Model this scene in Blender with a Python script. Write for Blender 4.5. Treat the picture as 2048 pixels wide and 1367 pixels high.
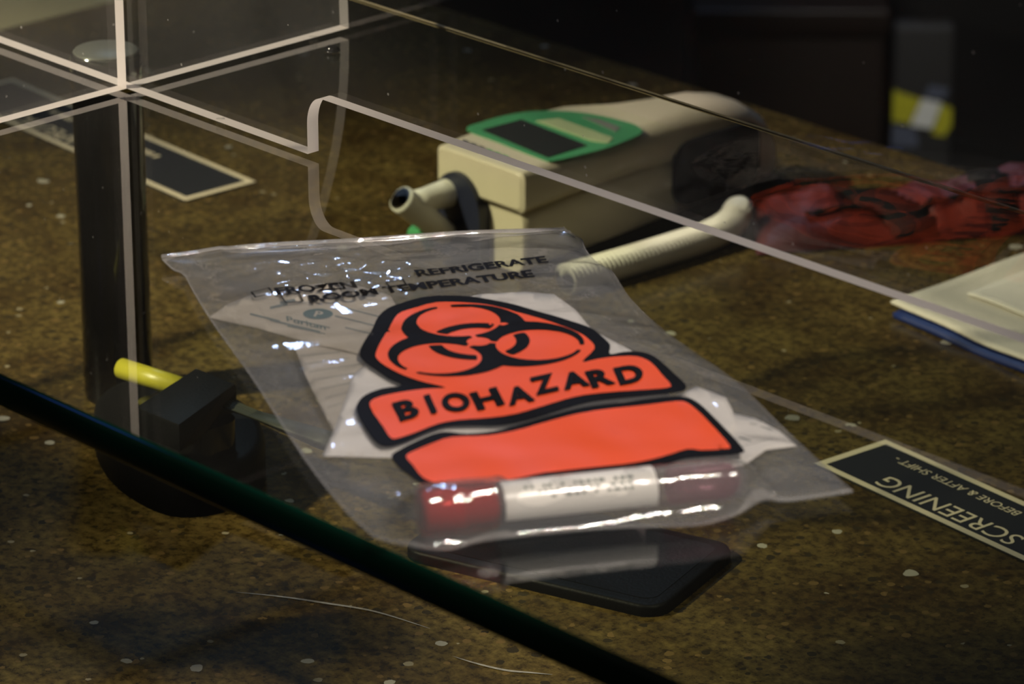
import bpy, bmesh, math, random
from mathutils import Vector, Matrix, noise
from mathutils.geometry import delaunay_2d_cdt
random.seed(4)
for o in list(bpy.data.objects): bpy.data.objects.remove(o)
SC = bpy.context.scene
COL = SC.collection
R = math.radians

# ------------------------------------------------------------------ camera, world, lights, exposure
# world axes: X along the long acrylic panel, Y away across the shelf, Z up; the counter top is z = 0 (metres)
CAM = Vector((1.23158, -0.95059, 0.6794))
PITCH, AZ, FPX = R(21.7), R(46.5), 8050.0
CR = Vector((math.cos(AZ), math.sin(AZ), 0))
FH = Vector((-math.sin(AZ), math.cos(AZ), 0))
FW = FH * math.cos(PITCH) + Vector((0, 0, -math.sin(PITCH)))
UP = FH * math.sin(PITCH) + Vector((0, 0, math.cos(PITCH)))
cd = bpy.data.cameras.new('camera'); cam = bpy.data.objects.new('camera', cd); COL.objects.link(cam)
cam.location = CAM
cam.rotation_euler = Matrix((CR, UP, -FW)).transposed().to_euler()
cd.sensor_width = 36.0; cd.lens = 36.0 * FPX / 2048.0; cd.clip_start = 0.02; cd.clip_end = 60
cd.dof.use_dof = True; cd.dof.focus_distance = 1.53; cd.dof.aperture_fstop = 17.0
SC.camera = cam
SC.view_settings.view_transform = 'Standard'; SC.view_settings.look = 'None'
SC.view_settings.gamma = 1.0; SC.view_settings.use_curve_mapping = False
SC.view_settings.exposure = 0.12
SC.cycles.transparent_max_bounces = 40; SC.cycles.max_bounces = 16
SC.cycles.use_denoising = True

W = bpy.data.worlds.new('world'); SC.world = W; W.use_nodes = True
W.node_tree.nodes['Background'].inputs[0].default_value = (1.0, 0.9, 0.75, 1)
W.node_tree.nodes['Background'].inputs[1].default_value = 0.016

def lamp(name, kind, loc, aim, power, color, size=0.1, size_y=None, spot=None, blend=0.5):
    l = bpy.data.lights.new(name, kind); o = bpy.data.objects.new(name, l); COL.objects.link(o)
    o.location = loc; o.rotation_euler = (Vector(aim) - Vector(loc)).to_track_quat('-Z', 'Y').to_euler()
    l.energy = power; l.color = color
    if kind == 'AREA':
        l.shape = 'RECTANGLE' if size_y else 'DISK'; l.size = size
        if size_y: l.size_y = size_y
    else:
        l.shadow_soft_size = size
    if kind == 'SPOT': l.spot_size = spot; l.spot_blend = blend
    return o
lamp('key_spot', 'SPOT', (-0.90, -1.60, 1.75), (-0.10, 0.06, 0.0), 450, (1.0, 0.86, 0.66), 0.05, spot=R(18.8), blend=0.85)
for i, (x, y, z) in enumerate([(1.34, -0.42, 1.72), (1.41, -0.33, 1.74), (1.47, -0.22, 1.72), (1.52, -0.12, 1.74)]):
    lamp('bag_spot', 'SPOT', (x, y, z), (0.36, -0.10, 0.18), 31, (1.0, 0.88, 0.76), 0.016, spot=R(10.5), blend=0.6)
for i, x in enumerate((0.66, 0.86, 1.06, 1.26)):
    lamp('track_bulb', 'SPOT', (x, -1.50 + .17 * i, 2.0), (0.02, 0.0, 0.19), 4, (1.0, 0.9, 0.8), 0.006, spot=R(12), blend=0.7)
lamp('window_glow', 'AREA', (-1.63, 1.37, 2.25), (0.25, -0.05, 0.17), 11, (0.45, 0.62, 1.0), 0.20, 0.10)
lamp('screen_glow', 'AREA', (-0.05, -0.50, 0.19), (0.20, -0.22, 0.17), 0.012, (0.08, 0.20, 1.0), 0.05, 0.04)
lamp('bench_spot', 'SPOT', (-1.2, 0.0, 1.9), (-1.05, 0.35, -0.25), 150, (1.0, 0.86, 0.6), 0.05, spot=R(34), blend=0.5)
lamp('back_spot', 'SPOT', (0.2, 0.5, 1.6), (-1.0, 1.7, -0.45), 100, (1.0, 0.95, 0.85), 0.04, spot=R(9), blend=0.9)

# ------------------------------------------------------------------ helpers
def at(px, py, z):
    """the point of the horizontal plane z under pixel (px, py) of the 2048 x 1367 frame"""
    d = CR * (px - 1024.0) + FW * FPX - UP * (py - 683.5)
    return CAM + d * ((z - CAM.z) / d.z)

WL = {}
def link(o, parent=None, loc=(0, 0, 0)):
    COL.objects.link(o)
    base = Vector(loc)
    if parent is not None:
        o.parent = parent; o.location = (0, 0, 0); WL[o.name] = WL[parent.name]
    else:
        o.location = base; WL[o.name] = base
    return o
def thing(name, label, cat, loc, group=None):
    o = bpy.data.objects.new(name, None); o.empty_display_size = 0.02
    link(o, None, loc); o['label'] = label; o['category'] = cat
    if group: o['group'] = group
    return o
def mesh(name, V, F, mats, parent=None, loc=None, smooth=True, mi=None, label=None):
    """V in world coordinates; the vertices are stored relative to the thing's base"""
    base = WL[parent.name] if parent is not None else Vector(loc or (0, 0, 0))
    me = bpy.data.meshes.new(name)
    me.from_pydata([tuple(Vector(v) - base) for v in V], [], F)
    for m in (mats if isinstance(mats, (list, tuple)) else [mats]): me.materials.append(m)
    if mi:
        for p, k in zip(me.polygons, mi): p.material_index = k
    if smooth:
        for p in me.polygons: p.use_smooth = True
    me.update()
    o = bpy.data.objects.new(name, me); link(o, parent, base)
    if label: o['label'] = label
    return o
def tag(o, label, cat, group=None):
    o['label'] = label; o['category'] = cat
    if group: o['group'] = group
    return o
def struct(o, label=None):
    o['kind'] = 'structure'
    return o
def sharp(o, ang=35):
    bm = bmesh.new(); bm.from_mesh(o.data)
    for e in bm.edges:
        if len(e.link_faces) == 2 and e.calc_face_angle(0) > R(ang): e.smooth = False
    bm.to_mesh(o.data); bm.free(); return o
def box_vf(x0, x1, y0, y1, z0, z1, bev=0.0, seg=2, M=None):
    bm = bmesh.new(); bmesh.ops.create_cube(bm, size=1.0)
    for v in bm.verts:
        v.co = Vector((x0 + (v.co.x + .5) * (x1 - x0), y0 + (v.co.y + .5) * (y1 - y0), z0 + (v.co.z + .5) * (z1 - z0)))
    if bev: bmesh.ops.bevel(bm, geom=bm.edges[:], offset=bev, segments=seg, affect='EDGES', profile=0.5)
    bm.verts.index_update()
    V = [(M @ v.co) if M else v.co.copy() for v in bm.verts]; F = [[v.index for v in f.verts] for f in bm.faces]
    bm.free(); return V, F
def prism_vf(poly, z0, z1, bev=0.0, seg=3):
    bm = bmesh.new()
    b = [bm.verts.new((p[0], p[1], z0)) for p in poly]; t = [bm.verts.new((p[0], p[1], z1)) for p in poly]
    n = len(poly); bm.faces.new(b[::-1]); top = bm.faces.new(t)
    for i in range(n): bm.faces.new((b[i], b[(i + 1) % n], t[(i + 1) % n], t[i]))
    bmesh.ops.recalc_face_normals(bm, faces=bm.faces)
    if bev:
        es = [e for e in bm.edges if abs(e.verts[0].co.z - z1) < 1e-9 and abs(e.verts[1].co.z - z1) < 1e-9]
        bmesh.ops.bevel(bm, geom=es, offset=bev, segments=seg, affect='EDGES', profile=0.5)
    bm.verts.index_update()
    V = [v.co.copy() for v in bm.verts]; F = [[v.index for v in f.verts] for f in bm.faces]; bm.free(); return V, F
def rrect(x0, x1, y0, y1, r, n=6):
    P = []
    for cx, cy, a in ((x1 - r, y1 - r, 0), (x0 + r, y1 - r, 90), (x0 + r, y0 + r, 180), (x1 - r, y0 + r, 270)):
        for k in range(n + 1):
            t = R(a + 90 * k / n); P.append((cx + r * math.cos(t), cy + r * math.sin(t)))
    return P
def frame_of(d):
    d = Vector(d).normalized(); a = Vector((0, 0, 1)) if abs(d.z) < .9 else Vector((1, 0, 0))
    u = d.cross(a).normalized(); return d, u, u.cross(d).normalized()
def lathe_vf(prof, org, axis, n=40):
    """prof: list of (distance along axis, radius)"""
    d, u, w = frame_of(axis); org = Vector(org); V = []; F = []
    for (h, r) in prof:
        for k in range(n):
            t = 2 * math.pi * k / n; V.append(org + d * h + (u * math.cos(t) + w * math.sin(t)) * r)
    for i in range(len(prof) - 1):
        for k in range(n):
            F.append([i * n + k, i * n + (k + 1) % n, (i + 1) * n + (k + 1) % n, (i + 1) * n + k])
    F.append(list(range(n))[::-1]); F.append(list(range((len(prof) - 1) * n, len(prof) * n)))
    return V, F
def sweep_vf(path, rad, n=16, caps=True):
    path = [Vector(p) for p in path]; V = []; F = []; pu = None
    for i, p in enumerate(path):
        d = (path[min(i + 1, len(path) - 1)] - path[max(i - 1, 0)]).normalized()
        if pu is None: _, u, w = frame_of(d)
        else: u = (pu - d * pu.dot(d)).normalized(); w = d.cross(u)
        pu = u; r = rad(i) if callable(rad) else rad
        for k in range(n):
            t = 2 * math.pi * k / n; V.append(p + (u * math.cos(t) + w * math.sin(t)) * r)
    for i in range(len(path) - 1):
        for k in range(n):
            F.append([i * n + k, i * n + (k + 1) % n, (i + 1) * n + (k + 1) % n, (i + 1) * n + k])
    if caps: F.append(list(range(n))[::-1]); F.append(list(range((len(path) - 1) * n, len(path) * n)))
    return V, F
def spline(P, n=8):
    P = [Vector(p) for p in P]; out = []
    for i in range(len(P) - 1):
        a, b, c, d = P[max(i - 1, 0)], P[i], P[i + 1], P[min(i + 2, len(P) - 1)]
        for k in range(n):
            t = k / n
            out.append(0.5 * ((2 * b) + (c - a) * t + (2 * a - 5 * b + 4 * c - d) * t * t + (3 * b - a - 3 * c + d) * t ** 3))
    out.append(P[-1]); return out
def smooth_ring(P, n=4):
    N = len(P); P = [Vector((p[0], p[1])) for p in P]; out = []
    for i in range(N):
        a, b, c, d = P[i - 1], P[i], P[(i + 1) % N], P[(i + 2) % N]
        for k in range(n):
            t = k / n
            out.append(0.5 * ((2 * b) + (c - a) * t + (2 * a - 5 * b + 4 * c - d) * t * t + (3 * b - a - 3 * c + d) * t ** 3))
    return out
def join(*parts):
    V = []; F = []
    for v, f in parts:
        n = len(V); V += list(v); F += [[i + n for i in q] for q in f]
    return V, F
def inside(p, ring):
    c = False; n = len(ring); x, y = p[0], p[1]
    for i in range(n):
        a, b = ring[i], ring[i - 1]
        if (a[1] > y) != (b[1] > y) and x < (b[0] - a[0]) * (y - a[1]) / (b[1] - a[1]) + a[0]: c = not c
    return c
def fill_ring(ring, step):
    """triangulate a closed 2-D ring with interior points every step; returns verts 2-D, faces"""
    ring = [Vector((p[0], p[1])) for p in ring]; n = len(ring)
    xs = [p.x for p in ring]; ys = [p.y for p in ring]; pts = list(ring)
    y = min(ys) + step * .5; row = 0
    while y < max(ys):
        x = min(xs) + step * (.5 if row % 2 else .1)
        while x < max(xs):
            q = Vector((x, y))
            if inside(q, ring) and min((q - r).length_squared for r in ring) > (step * .35) ** 2: pts.append(q)
            x += step
        y += step * .87; row += 1
    vo, _, fo, *_ = delaunay_2d_cdt(pts, [(i, (i + 1) % n) for i in range(n)], [], 0, 1e-7)
    F = []
    for f in fo:
        c = sum((vo[i] for i in f), Vector((0, 0))) / len(f)
        if inside(c, ring): F.append(list(f))
    return vo, F

TXT = {}
def text_vf(s, bold=0.0, body='', spacing=1.0):
    """filled text as 2-D verts and faces in a box 0..w, 0..1 (cap height 1)"""
    key = (s, bold, spacing)
    if key in TXT: return TXT[key]
    c = bpy.data.curves.new('t', 'FONT'); c.body = s; c.resolution_u = 5; c.offset = bold; c.space_character = spacing
    o = bpy.data.objects.new('t', c); COL.objects.link(o)
    dg = bpy.context.evaluated_depsgraph_get(); me = bpy.data.meshes.new_from_object(o.evaluated_get(dg))
    V = [v.co.copy() for v in me.vertices]; F = [list(p.vertices) for p in me.polygons]
    bpy.data.objects.remove(o); bpy.data.curves.remove(c); bpy.data.meshes.remove(me)
    x0 = min(v.x for v in V); x1 = max(v.x for v in V); y0 = min(v.y for v in V); y1 = max(v.y for v in V)
    V = [((v.x - x0) / (y1 - y0), (v.y - y0) / (y1 - y0)) for v in V]
    TXT[key] = (V, F, (x1 - x0) / (y1 - y0)); return TXT[key]

# ------------------------------------------------------------------ materials
def newmat(name):
    m = bpy.data.materials.new(name); m.use_nodes = True; nt = m.node_tree
    for n in list(nt.nodes): nt.nodes.remove(n)
    out = nt.nodes.new('ShaderNodeOutputMaterial'); return m, nt, out
def nd(nt, t, **kw):
    n = nt.nodes.new(t)
    for k, v in kw.items(): setattr(n, k, v)
    return n
def plain(name, col, rough=0.5, metal=0.0, var=0.12, scale=90.0, bump=0.0, spec=0.5, coat=0.0, bscale=None, trans=0.0):
    m, nt, out = newmat(name)
    b = nd(nt, 'ShaderNodeBsdfPrincipled'); tc = nd(nt, 'ShaderNodeTexCoord')
    no = nd(nt, 'ShaderNodeTexNoise'); no.inputs['Scale'].default_value = scale; no.inputs['Detail'].default_value = 4
    nt.links.new(tc.outputs['Object'], no.inputs['Vector'])
    mx = nd(nt, 'ShaderNodeMix', data_type='RGBA')
    mx.inputs[6].default_value = (*[c * (1 - var) for c in col], 1); mx.inputs[7].default_value = (*[min(1, c * (1 + var)) for c in col], 1)
    nt.links.new(no.outputs['Fac'], mx.inputs[0]); nt.links.new(mx.outputs[2], b.inputs['Base Color'])
    b.inputs['Roughness'].default_value = rough; b.inputs['Metallic'].default_value = metal
    b.inputs['Specular IOR Level'].default_value = spec; b.inputs['Coat Weight'].default_value = coat
    b.inputs['Coat Roughness'].default_value = 0.06
    if bump:
        n2 = nd(nt, 'ShaderNodeTexNoise'); n2.inputs['Scale'].default_value = bscale or scale * 3
        nt.links.new(tc.outputs['Object'], n2.inputs['Vector'])
        bp = nd(nt, 'ShaderNodeBump'); bp.inputs['Strength'].default_value = bump; bp.inputs['Distance'].default_value = 0.001
        nt.links.new(n2.outputs['Fac'], bp.inputs['Height']); nt.links.new(bp.outputs['Normal'], b.inputs['Normal'])
    nt.links.new(b.outputs[0], out.inputs[0]); return m
def schlick(nt, f0, f1, normal=None):
    g = nd(nt, 'ShaderNodeNewGeometry'); d = nd(nt, 'ShaderNodeVectorMath', operation='DOT_PRODUCT')
    nt.links.new(normal or g.outputs['Normal'], d.inputs[0]); nt.links.new(g.outputs['Incoming'], d.inputs[1])
    a = nd(nt, 'ShaderNodeMath', operation='ABSOLUTE'); nt.links.new(d.outputs['Value'], a.inputs[0])
    s = nd(nt, 'ShaderNodeMath', operation='SUBTRACT'); s.inputs[0].default_value = 1.0; nt.links.new(a.outputs[0], s.inputs[1])
    p = nd(nt, 'ShaderNodeMath', operation='POWER'); p.inputs[1].default_value = 5.0; nt.links.new(s.outputs[0], p.inputs[0])
    q = nd(nt, 'ShaderNodeMath', operation='MULTIPLY_ADD'); q.inputs[1].default_value = f1; q.inputs[2].default_value = f0
    nt.links.new(p.outputs[0], q.inputs[0]); q.use_clamp = True; return q.outputs[0]
def clear(name, tint=(1, 1, 1), f0=0.04, f1=0.9, rough=0.0, haze=0.0, hazecol=(.8, .8, .8), hscale=60.0, hvar=0.5, bump=0.0, bscale=200.0, specks=0.0, trans=0.5):
    """a clear sheet surface: transmits straight through, mirrors by Fresnel, with a little scattering dust or haze"""
    m, nt, out = newmat(name); tc = nd(nt, 'ShaderNodeTexCoord')
    t = nd(nt, 'ShaderNodeBsdfTransparent'); t.inputs[0].default_value = (*tint, 1)
    g = nd(nt, 'ShaderNodeBsdfGlossy'); g.inputs['Roughness'].default_value = rough; g.inputs[0].default_value = (1, 1, 1, 1)
    nrm = None
    if bump:
        n2 = nd(nt, 'ShaderNodeTexNoise'); n2.inputs['Scale'].default_value = bscale; n2.inputs['Detail'].default_value = 5
        nt.links.new(tc.outputs['Object'], n2.inputs['Vector'])
        bp = nd(nt, 'ShaderNodeBump'); bp.inputs['Strength'].default_value = bump; bp.inputs['Distance'].default_value = 0.001
        nt.links.new(n2.outputs['Fac'], bp.inputs['Height']); nt.links.new(bp.outputs['Normal'], g.inputs['Normal'])
        nrm = bp.outputs['Normal']
    first = t.outputs[0]
    if haze:
        df = nd(nt, 'ShaderNodeBsdfDiffuse'); df.inputs[0].default_value = (*hazecol, 1)
        tr = nd(nt, 'ShaderNodeBsdfTranslucent'); tr.inputs[0].default_value = (*hazecol, 1)
        dm = nd(nt, 'ShaderNodeMixShader'); dm.inputs[0].default_value = trans
        nt.links.new(df.outputs[0], dm.inputs[1]); nt.links.new(tr.outputs[0], dm.inputs[2])
        no = nd(nt, 'ShaderNodeTexNoise'); no.inputs['Scale'].default_value = hscale; no.inputs['Detail'].default_value = 5
        nt.links.new(tc.outputs['Object'], no.inputs['Vector'])
        mr = nd(nt, 'ShaderNodeMapRange'); mr.inputs[1].default_value = 0.3; mr.inputs[2].default_value = 0.7
        mr.inputs[3].default_value = haze * (1 - hvar); mr.inputs[4].default_value = haze * (1 + hvar)
        nt.links.new(no.outputs['Fac'], mr.inputs[0]); fac = mr.outputs[0]
        if specks:
            vo = nd(nt, 'ShaderNodeTexVoronoi'); vo.inputs['Scale'].default_value = 75.0
            nt.links.new(tc.outputs['Object'], vo.inputs['Vector'])
            lt = nd(nt, 'ShaderNodeMath', operation='LESS_THAN'); lt.inputs[1].default_value = 0.045
            nt.links.new(vo.outputs['Distance'], lt.inputs[0])
            ad = nd(nt, 'ShaderNodeMath', operation='MULTIPLY_ADD'); ad.inputs[1].default_value = specks
            nt.links.new(lt.outputs[0], ad.inputs[0]); nt.links.new(fac, ad.inputs[2]); fac = ad.outputs[0]
        m1 = nd(nt, 'ShaderNodeMixShader'); nt.links.new(fac, m1.inputs[0])
        nt.links.new(t.outputs[0], m1.inputs[1]); nt.links.new(dm.outputs[0], m1.inputs[2]); first = m1.outputs[0]
    if f0 or f1:
        m2 = nd(nt, 'ShaderNodeMixShader'); nt.links.new(schlick(nt, f0, f1, nrm), m2.inputs[0])
        nt.links.new(first, m2.inputs[1]); nt.links.new(g.outputs[0], m2.inputs[2]); first = m2.outputs[0]
    nt.links.new(first, out.inputs[0]); return m
def quartz(name):
    m, nt, out = newmat(name); b = nd(nt, 'ShaderNodeBsdfPrincipled'); tc = nd(nt, 'ShaderNodeTexCoord')
    def noi(scale, det=4, rough=.6):
        n = nd(nt, 'ShaderNodeTexNoise'); n.inputs['Scale'].default_value = scale; n.inputs['Detail'].default_value = det
        n.inputs['Roughness'].default_value = rough; nt.links.new(tc.outputs['Object'], n.inputs['Vector']); return n
    n1 = noi(26, 3); r1 = nd(nt, 'ShaderNodeValToRGB')
    r1.color_ramp.elements[0].position = .34; r1.color_ramp.elements[0].color = (.060, .038, .011, 1)
    r1.color_ramp.elements[1].position = .66; r1.color_ramp.elements[1].color = (.120, .088, .027, 1)
    nt.links.new(n1.outputs['Fac'], r1.inputs[0])
    n2 = noi(210, 5, .7); r2 = nd(nt, 'ShaderNodeValToRGB')
    r2.color_ramp.elements[0].position = .33; r2.color_ramp.elements[0].color = (.22, .19, .16, 1)
    r2.color_ramp.elements[1].position = .68; r2.color_ramp.elements[1].color = (1.5, 1.45, 1.3, 1)
    nt.links.new(n2.outputs['Fac'], r2.inputs[0])
    mu = nd(nt, 'ShaderNodeMix', data_type='RGBA', blend_type='MULTIPLY'); mu.inputs[0].default_value = 1
    nt.links.new(r1.outputs[0], mu.inputs[6]); nt.links.new(r2.outputs[0], mu.inputs[7])
    cur = mu.outputs[2]
    def chips(scale, frac, size, col, dist=0.35):
        nonlocal cur
        v = nd(nt, 'ShaderNodeTexVoronoi'); v.inputs['Scale'].default_value = scale
        wn = noi(scale * 1.6, 3); vm = nd(nt, 'ShaderNodeMix', data_type='VECTOR'); vm.inputs[0].default_value = dist / scale
        nt.links.new(tc.outputs['Object'], vm.inputs[4]); nt.links.new(wn.outputs['Color'], vm.inputs[5])
        nt.links.new(vm.outputs[1], v.inputs['Vector'])
        sx = nd(nt, 'ShaderNodeSeparateColor'); nt.links.new(v.outputs['Color'], sx.inputs[0])
        a = nd(nt, 'ShaderNodeMath', operation='LESS_THAN'); a.inputs[1].default_value = frac; nt.links.new(sx.outputs[0], a.inputs[0])
        sz = nd(nt, 'ShaderNodeMath', operation='MULTIPLY'); sz.inputs[1].default_value = size; nt.links.new(sx.outputs[1], sz.inputs[0])
        l = nd(nt, 'ShaderNodeMath', operation='LESS_THAN'); nt.links.new(v.outputs['Distance'], l.inputs[0]); nt.links.new(sz.outputs[0], l.inputs[1])
        k = nd(nt, 'ShaderNodeMath', operation='MULTIPLY'); nt.links.new(a.outputs[0], k.inputs[0]); nt.links.new(l.outputs[0], k.inputs[1])
        mx = nd(nt, 'ShaderNodeMix', data_type='RGBA'); nt.links.new(k.outputs[0], mx.inputs[0])
        nt.links.new(cur, mx.inputs[6]); mx.inputs[7].default_value = (*col, 1); cur = mx.outputs[2]
    chips(210, .22, .5, (.034, .025, .010)); chips(230, .14, .5, (.15, .095, .03)); chips(85, .055, .30, (.36, .34, .27)); chips(150, .05, .3, (.28, .24, .15))
    nt.links.new(cur, b.inputs['Base Color']); b.inputs['Roughness'].default_value = 0.22
    b.inputs['Specular IOR Level'].default_value = 0.35
    nt.links.new(b.outputs[0], out.inputs[0]); return m

M_QUARTZ = quartz('speckled_quartz')
M_FROST, nt_, out_ = newmat('cut_acrylic_edge')
d_ = nd(nt_, 'ShaderNodeBsdfDiffuse'); t_ = nd(nt_, 'ShaderNodeBsdfTranslucent'); x_ = nd(nt_, 'ShaderNodeMixShader')
n_ = nd(nt_, 'ShaderNodeTexNoise'); n_.inputs['Scale'].default_value = 300
r_ = nd(nt_, 'ShaderNodeMapRange'); r_.inputs[3].default_value = .40; r_.inputs[4].default_value = .55
nt_.links.new(n_.outputs['Fac'], r_.inputs[0]); nt_.links.new(r_.outputs[0], x_.inputs[0])
d_.inputs[0].default_value = t_.inputs[0].default_value = (.80, .74, .71, 1)
nt_.links.new(d_.outputs[0], x_.inputs[1]); nt_.links.new(t_.outputs[0], x_.inputs[2]); nt_.links.new(x_.outputs[0], out_.inputs[0])
M_FINEDGE = plain('polished_acrylic_edge', (.20, .19, .185), .2, var=.05, scale=400)
M_ACR = clear('dusty_acrylic', (.97, .975, .97), .03, .5, 0.02, haze=.011, hazecol=(.8, .78, .74), hscale=14, hvar=.45, specks=.30, trans=.35)
M_ACR2 = clear('dusty_acrylic_fin', (.97, .975, .97), .03, .5, 0.02, haze=.038, hazecol=(.8, .78, .74), hscale=14, hvar=.45, specks=.25, trans=.35)
M_GTOP = clear('glass_top', (.955, .985, .92), .05, 1.5, 0.0)
M_GBOT = clear('glass_underside', (.98, 1, .95), 0, 0)
M_GEDGE = plain('green_glass_edge', (.0004, .030, .017), .12, var=.3, scale=20, spec=.6)
M_CHROME = plain('chrome', (.30, .30, .31), .09, 1.0, var=.04, scale=30)
M_BLACK = plain('matte_black_plastic', (.004, .004, .0045), .5, scale=200, bump=.15, spec=.10)
M_POST = plain('dark_chrome', (.055, .055, .056), .07, 1.0, var=.1, scale=25)
M_CAPTOP = plain('satin_chrome', (.42, .41, .42), .10, 1.0, var=.1, scale=60)
M_GLOSSBLK = plain('gloss_black_plastic', (.006, .006, .007), .12, scale=60)
M_BEIGE = plain('beige_plastic', (.62, .55, .42), .42, var=.05)
M_WHITE = plain('white_plastic', (.80, .77, .71), .4, var=.04)
M_GREEN = plain('green_print', (.06, .30, .12), .4, var=.1)
M_NAVY = plain('navy_plastic', (.014, .017, .04), .45)
M_SCREEN = plain('dark_display', (.022, .024, .024), .25)
M_HOSE = plain('pale_hose', (.74, .71, .66), .45, var=.06)
M_PAPER = plain('white_paper', (.80, .765, .72), .75, var=.04, scale=40)
M_PAPER2 = plain('cream_paper', (.46, .415, .34), .7, var=.06, scale=40)
M_SIGN = plain('black_sign_face', (.013, .013, .013), .6, scale=50, spec=.2)
M_BORDER = plain('cream_sign_print', (.72, .62, .42), .5, var=.05)
M_INK = plain('black_ink', (.007, .006, .006), .6, spec=.12)
M_RED = plain('orange_red_ink', (.93, .11, .032), .45, var=.05, scale=30, spec=.3)
M_GREYINK = plain('grey_green_ink', (.13, .16, .15), .6)
M_TEAL = plain('teal_ink', (.04, .10, .095), .5)
M_FILM = clear('bag_film', (.97, .97, .97), .08, .95, .07, haze=.14, hazecol=(.71, .73, .76), hscale=30, hvar=.12, bump=.45, bscale=110, trans=.25)
M_FILMB = clear('bag_back_film', (.96, .96, .96), .04, .6, .12, haze=.10, hazecol=(.70, .72, .74), hscale=30, hvar=.12, trans=.4)
M_SEAM = clear('welded_film', (.92, .92, .92), .08, .95, .05, haze=.24, hazecol=(.85, .83, .82), hscale=90, hvar=.25, trans=.3)
M_TUBE = clear('clear_tube_plastic', (.93, .90, .91), .06, .95, .03, haze=.10, hazecol=(.75, .72, .74), trans=.4)
M_CAP = plain('red_rubber_stopper', (.42, .016, .014), .25, var=.1, coat=.5)
M_CAPSH = clear('red_cap_shell', (.90, .30, .26), .07, .95, .05, haze=.2, hazecol=(.75, .06, .05))
M_TLABEL = plain('tube_label_paper', (.80, .78, .74), .35, var=.04, coat=.4)
M_BLUE = plain('blue_backing', (.012, .03, .14), .4)
M_PAD = plain('white_absorbent_pad', (.66, .63, .53), .85, var=.05, bump=.3, scale=200)
M_REDN = plain('red_nylon', (.075, .006, .004), .5, var=.45, scale=60, bump=.5, bscale=400)
M_REDB = plain('bright_red_webbing', (.26, .018, .009), .6, var=.2, scale=200, bump=.4)
M_DKNYL = plain('black_nylon', (.005, .005, .0055), .75, spec=.1, bump=.4, scale=300)
M_GRNYL = plain('dark_grey_nylon', (.018, .018, .019), .7, bump=.4, scale=300)
M_LIME = plain('lime_trim', (.52, .50, .03), .5)
M_SILV = plain('silver_trim', (.80, .82, .80), .45)
M_BLUG = plain('bluish_reflective_band', (.10, .115, .17), .45)
M_YEL = plain('yellow_green_plastic', (.42, .38, .03), .4, var=.1)
M_DKMET = plain('dark_metal', (.03, .032, .024), .5, 0.0, spec=.3)
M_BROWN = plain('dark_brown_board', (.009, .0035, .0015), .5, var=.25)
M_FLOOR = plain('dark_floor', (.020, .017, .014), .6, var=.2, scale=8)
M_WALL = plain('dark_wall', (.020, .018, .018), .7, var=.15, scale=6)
M_BENCH = plain('pale_bench_top', (.36, .32, .20), .5, var=.06, scale=30)
M_STREAK = plain('pale_streak_tone', (.30, .27, .22), .5, var=.6, scale=400)
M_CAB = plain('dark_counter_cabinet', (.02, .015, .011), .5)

# ------------------------------------------------------------------ setting
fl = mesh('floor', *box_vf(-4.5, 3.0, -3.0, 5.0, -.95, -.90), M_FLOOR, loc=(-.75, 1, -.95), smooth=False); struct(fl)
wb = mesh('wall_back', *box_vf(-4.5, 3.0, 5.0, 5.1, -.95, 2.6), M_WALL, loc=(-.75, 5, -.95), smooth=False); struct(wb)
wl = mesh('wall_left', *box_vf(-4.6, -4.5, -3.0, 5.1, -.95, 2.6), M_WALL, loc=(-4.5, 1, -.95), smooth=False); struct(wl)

blk = mesh('added_light_blocker', *box_vf(-1.0, -.17, -.575, -.560, 0, .622, .002), M_CAB, loc=(-.5, -.57, 0), smooth=False); struct(blk)  # added unseen board, keeps the key light off the front of the counter
cn = thing('counter', 'polished brown speckled quartz counter under the glass shelf', 'counter', (.12, .03, -.90))
mesh('countertop', *box_vf(-.555, .80, -.60, .556, -.03, 0, .002), M_QUARTZ, cn, smooth=False)
mesh('cabinet', *box_vf(-.53, .78, -.58, .53, -.90, -.03), M_CAB, cn, smooth=False)
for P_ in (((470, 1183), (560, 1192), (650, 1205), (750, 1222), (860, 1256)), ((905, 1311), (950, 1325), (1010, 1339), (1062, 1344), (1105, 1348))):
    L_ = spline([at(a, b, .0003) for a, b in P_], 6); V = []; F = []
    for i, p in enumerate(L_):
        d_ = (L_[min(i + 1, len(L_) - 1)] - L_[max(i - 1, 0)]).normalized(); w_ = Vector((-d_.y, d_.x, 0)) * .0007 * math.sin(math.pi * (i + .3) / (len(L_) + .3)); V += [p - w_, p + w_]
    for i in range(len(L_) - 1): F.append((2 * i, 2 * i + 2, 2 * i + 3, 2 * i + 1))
    mesh('pale_streak', V, F, M_STREAK, cn, smooth=False)  # thin pale tapering ribbons laid on the countertop
for k in range(3):
    x = -.52 + k * .435
    mesh('cabinet_door', *box_vf(x + .005, x + .425, -.598, -.58, -.84, -.06, .003), M_CAB, cn, smooth=False)

bn = thing('bench', 'pale beige bench at the top left beyond the counter', 'bench', (-1.2, .35, -.90))
mesh('bench_top', *box_vf(-2.1, -.66, -.5, 1.0, -.28, -.25, .004), M_BENCH, bn, smooth=False)
for x in (-2.02, -.74):
    for y in (-.42, .92): mesh('leg', *box_vf(x - .03, x + .03, y - .03, y + .03, -.90, -.28), M_BENCH, bn, smooth=False)

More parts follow.
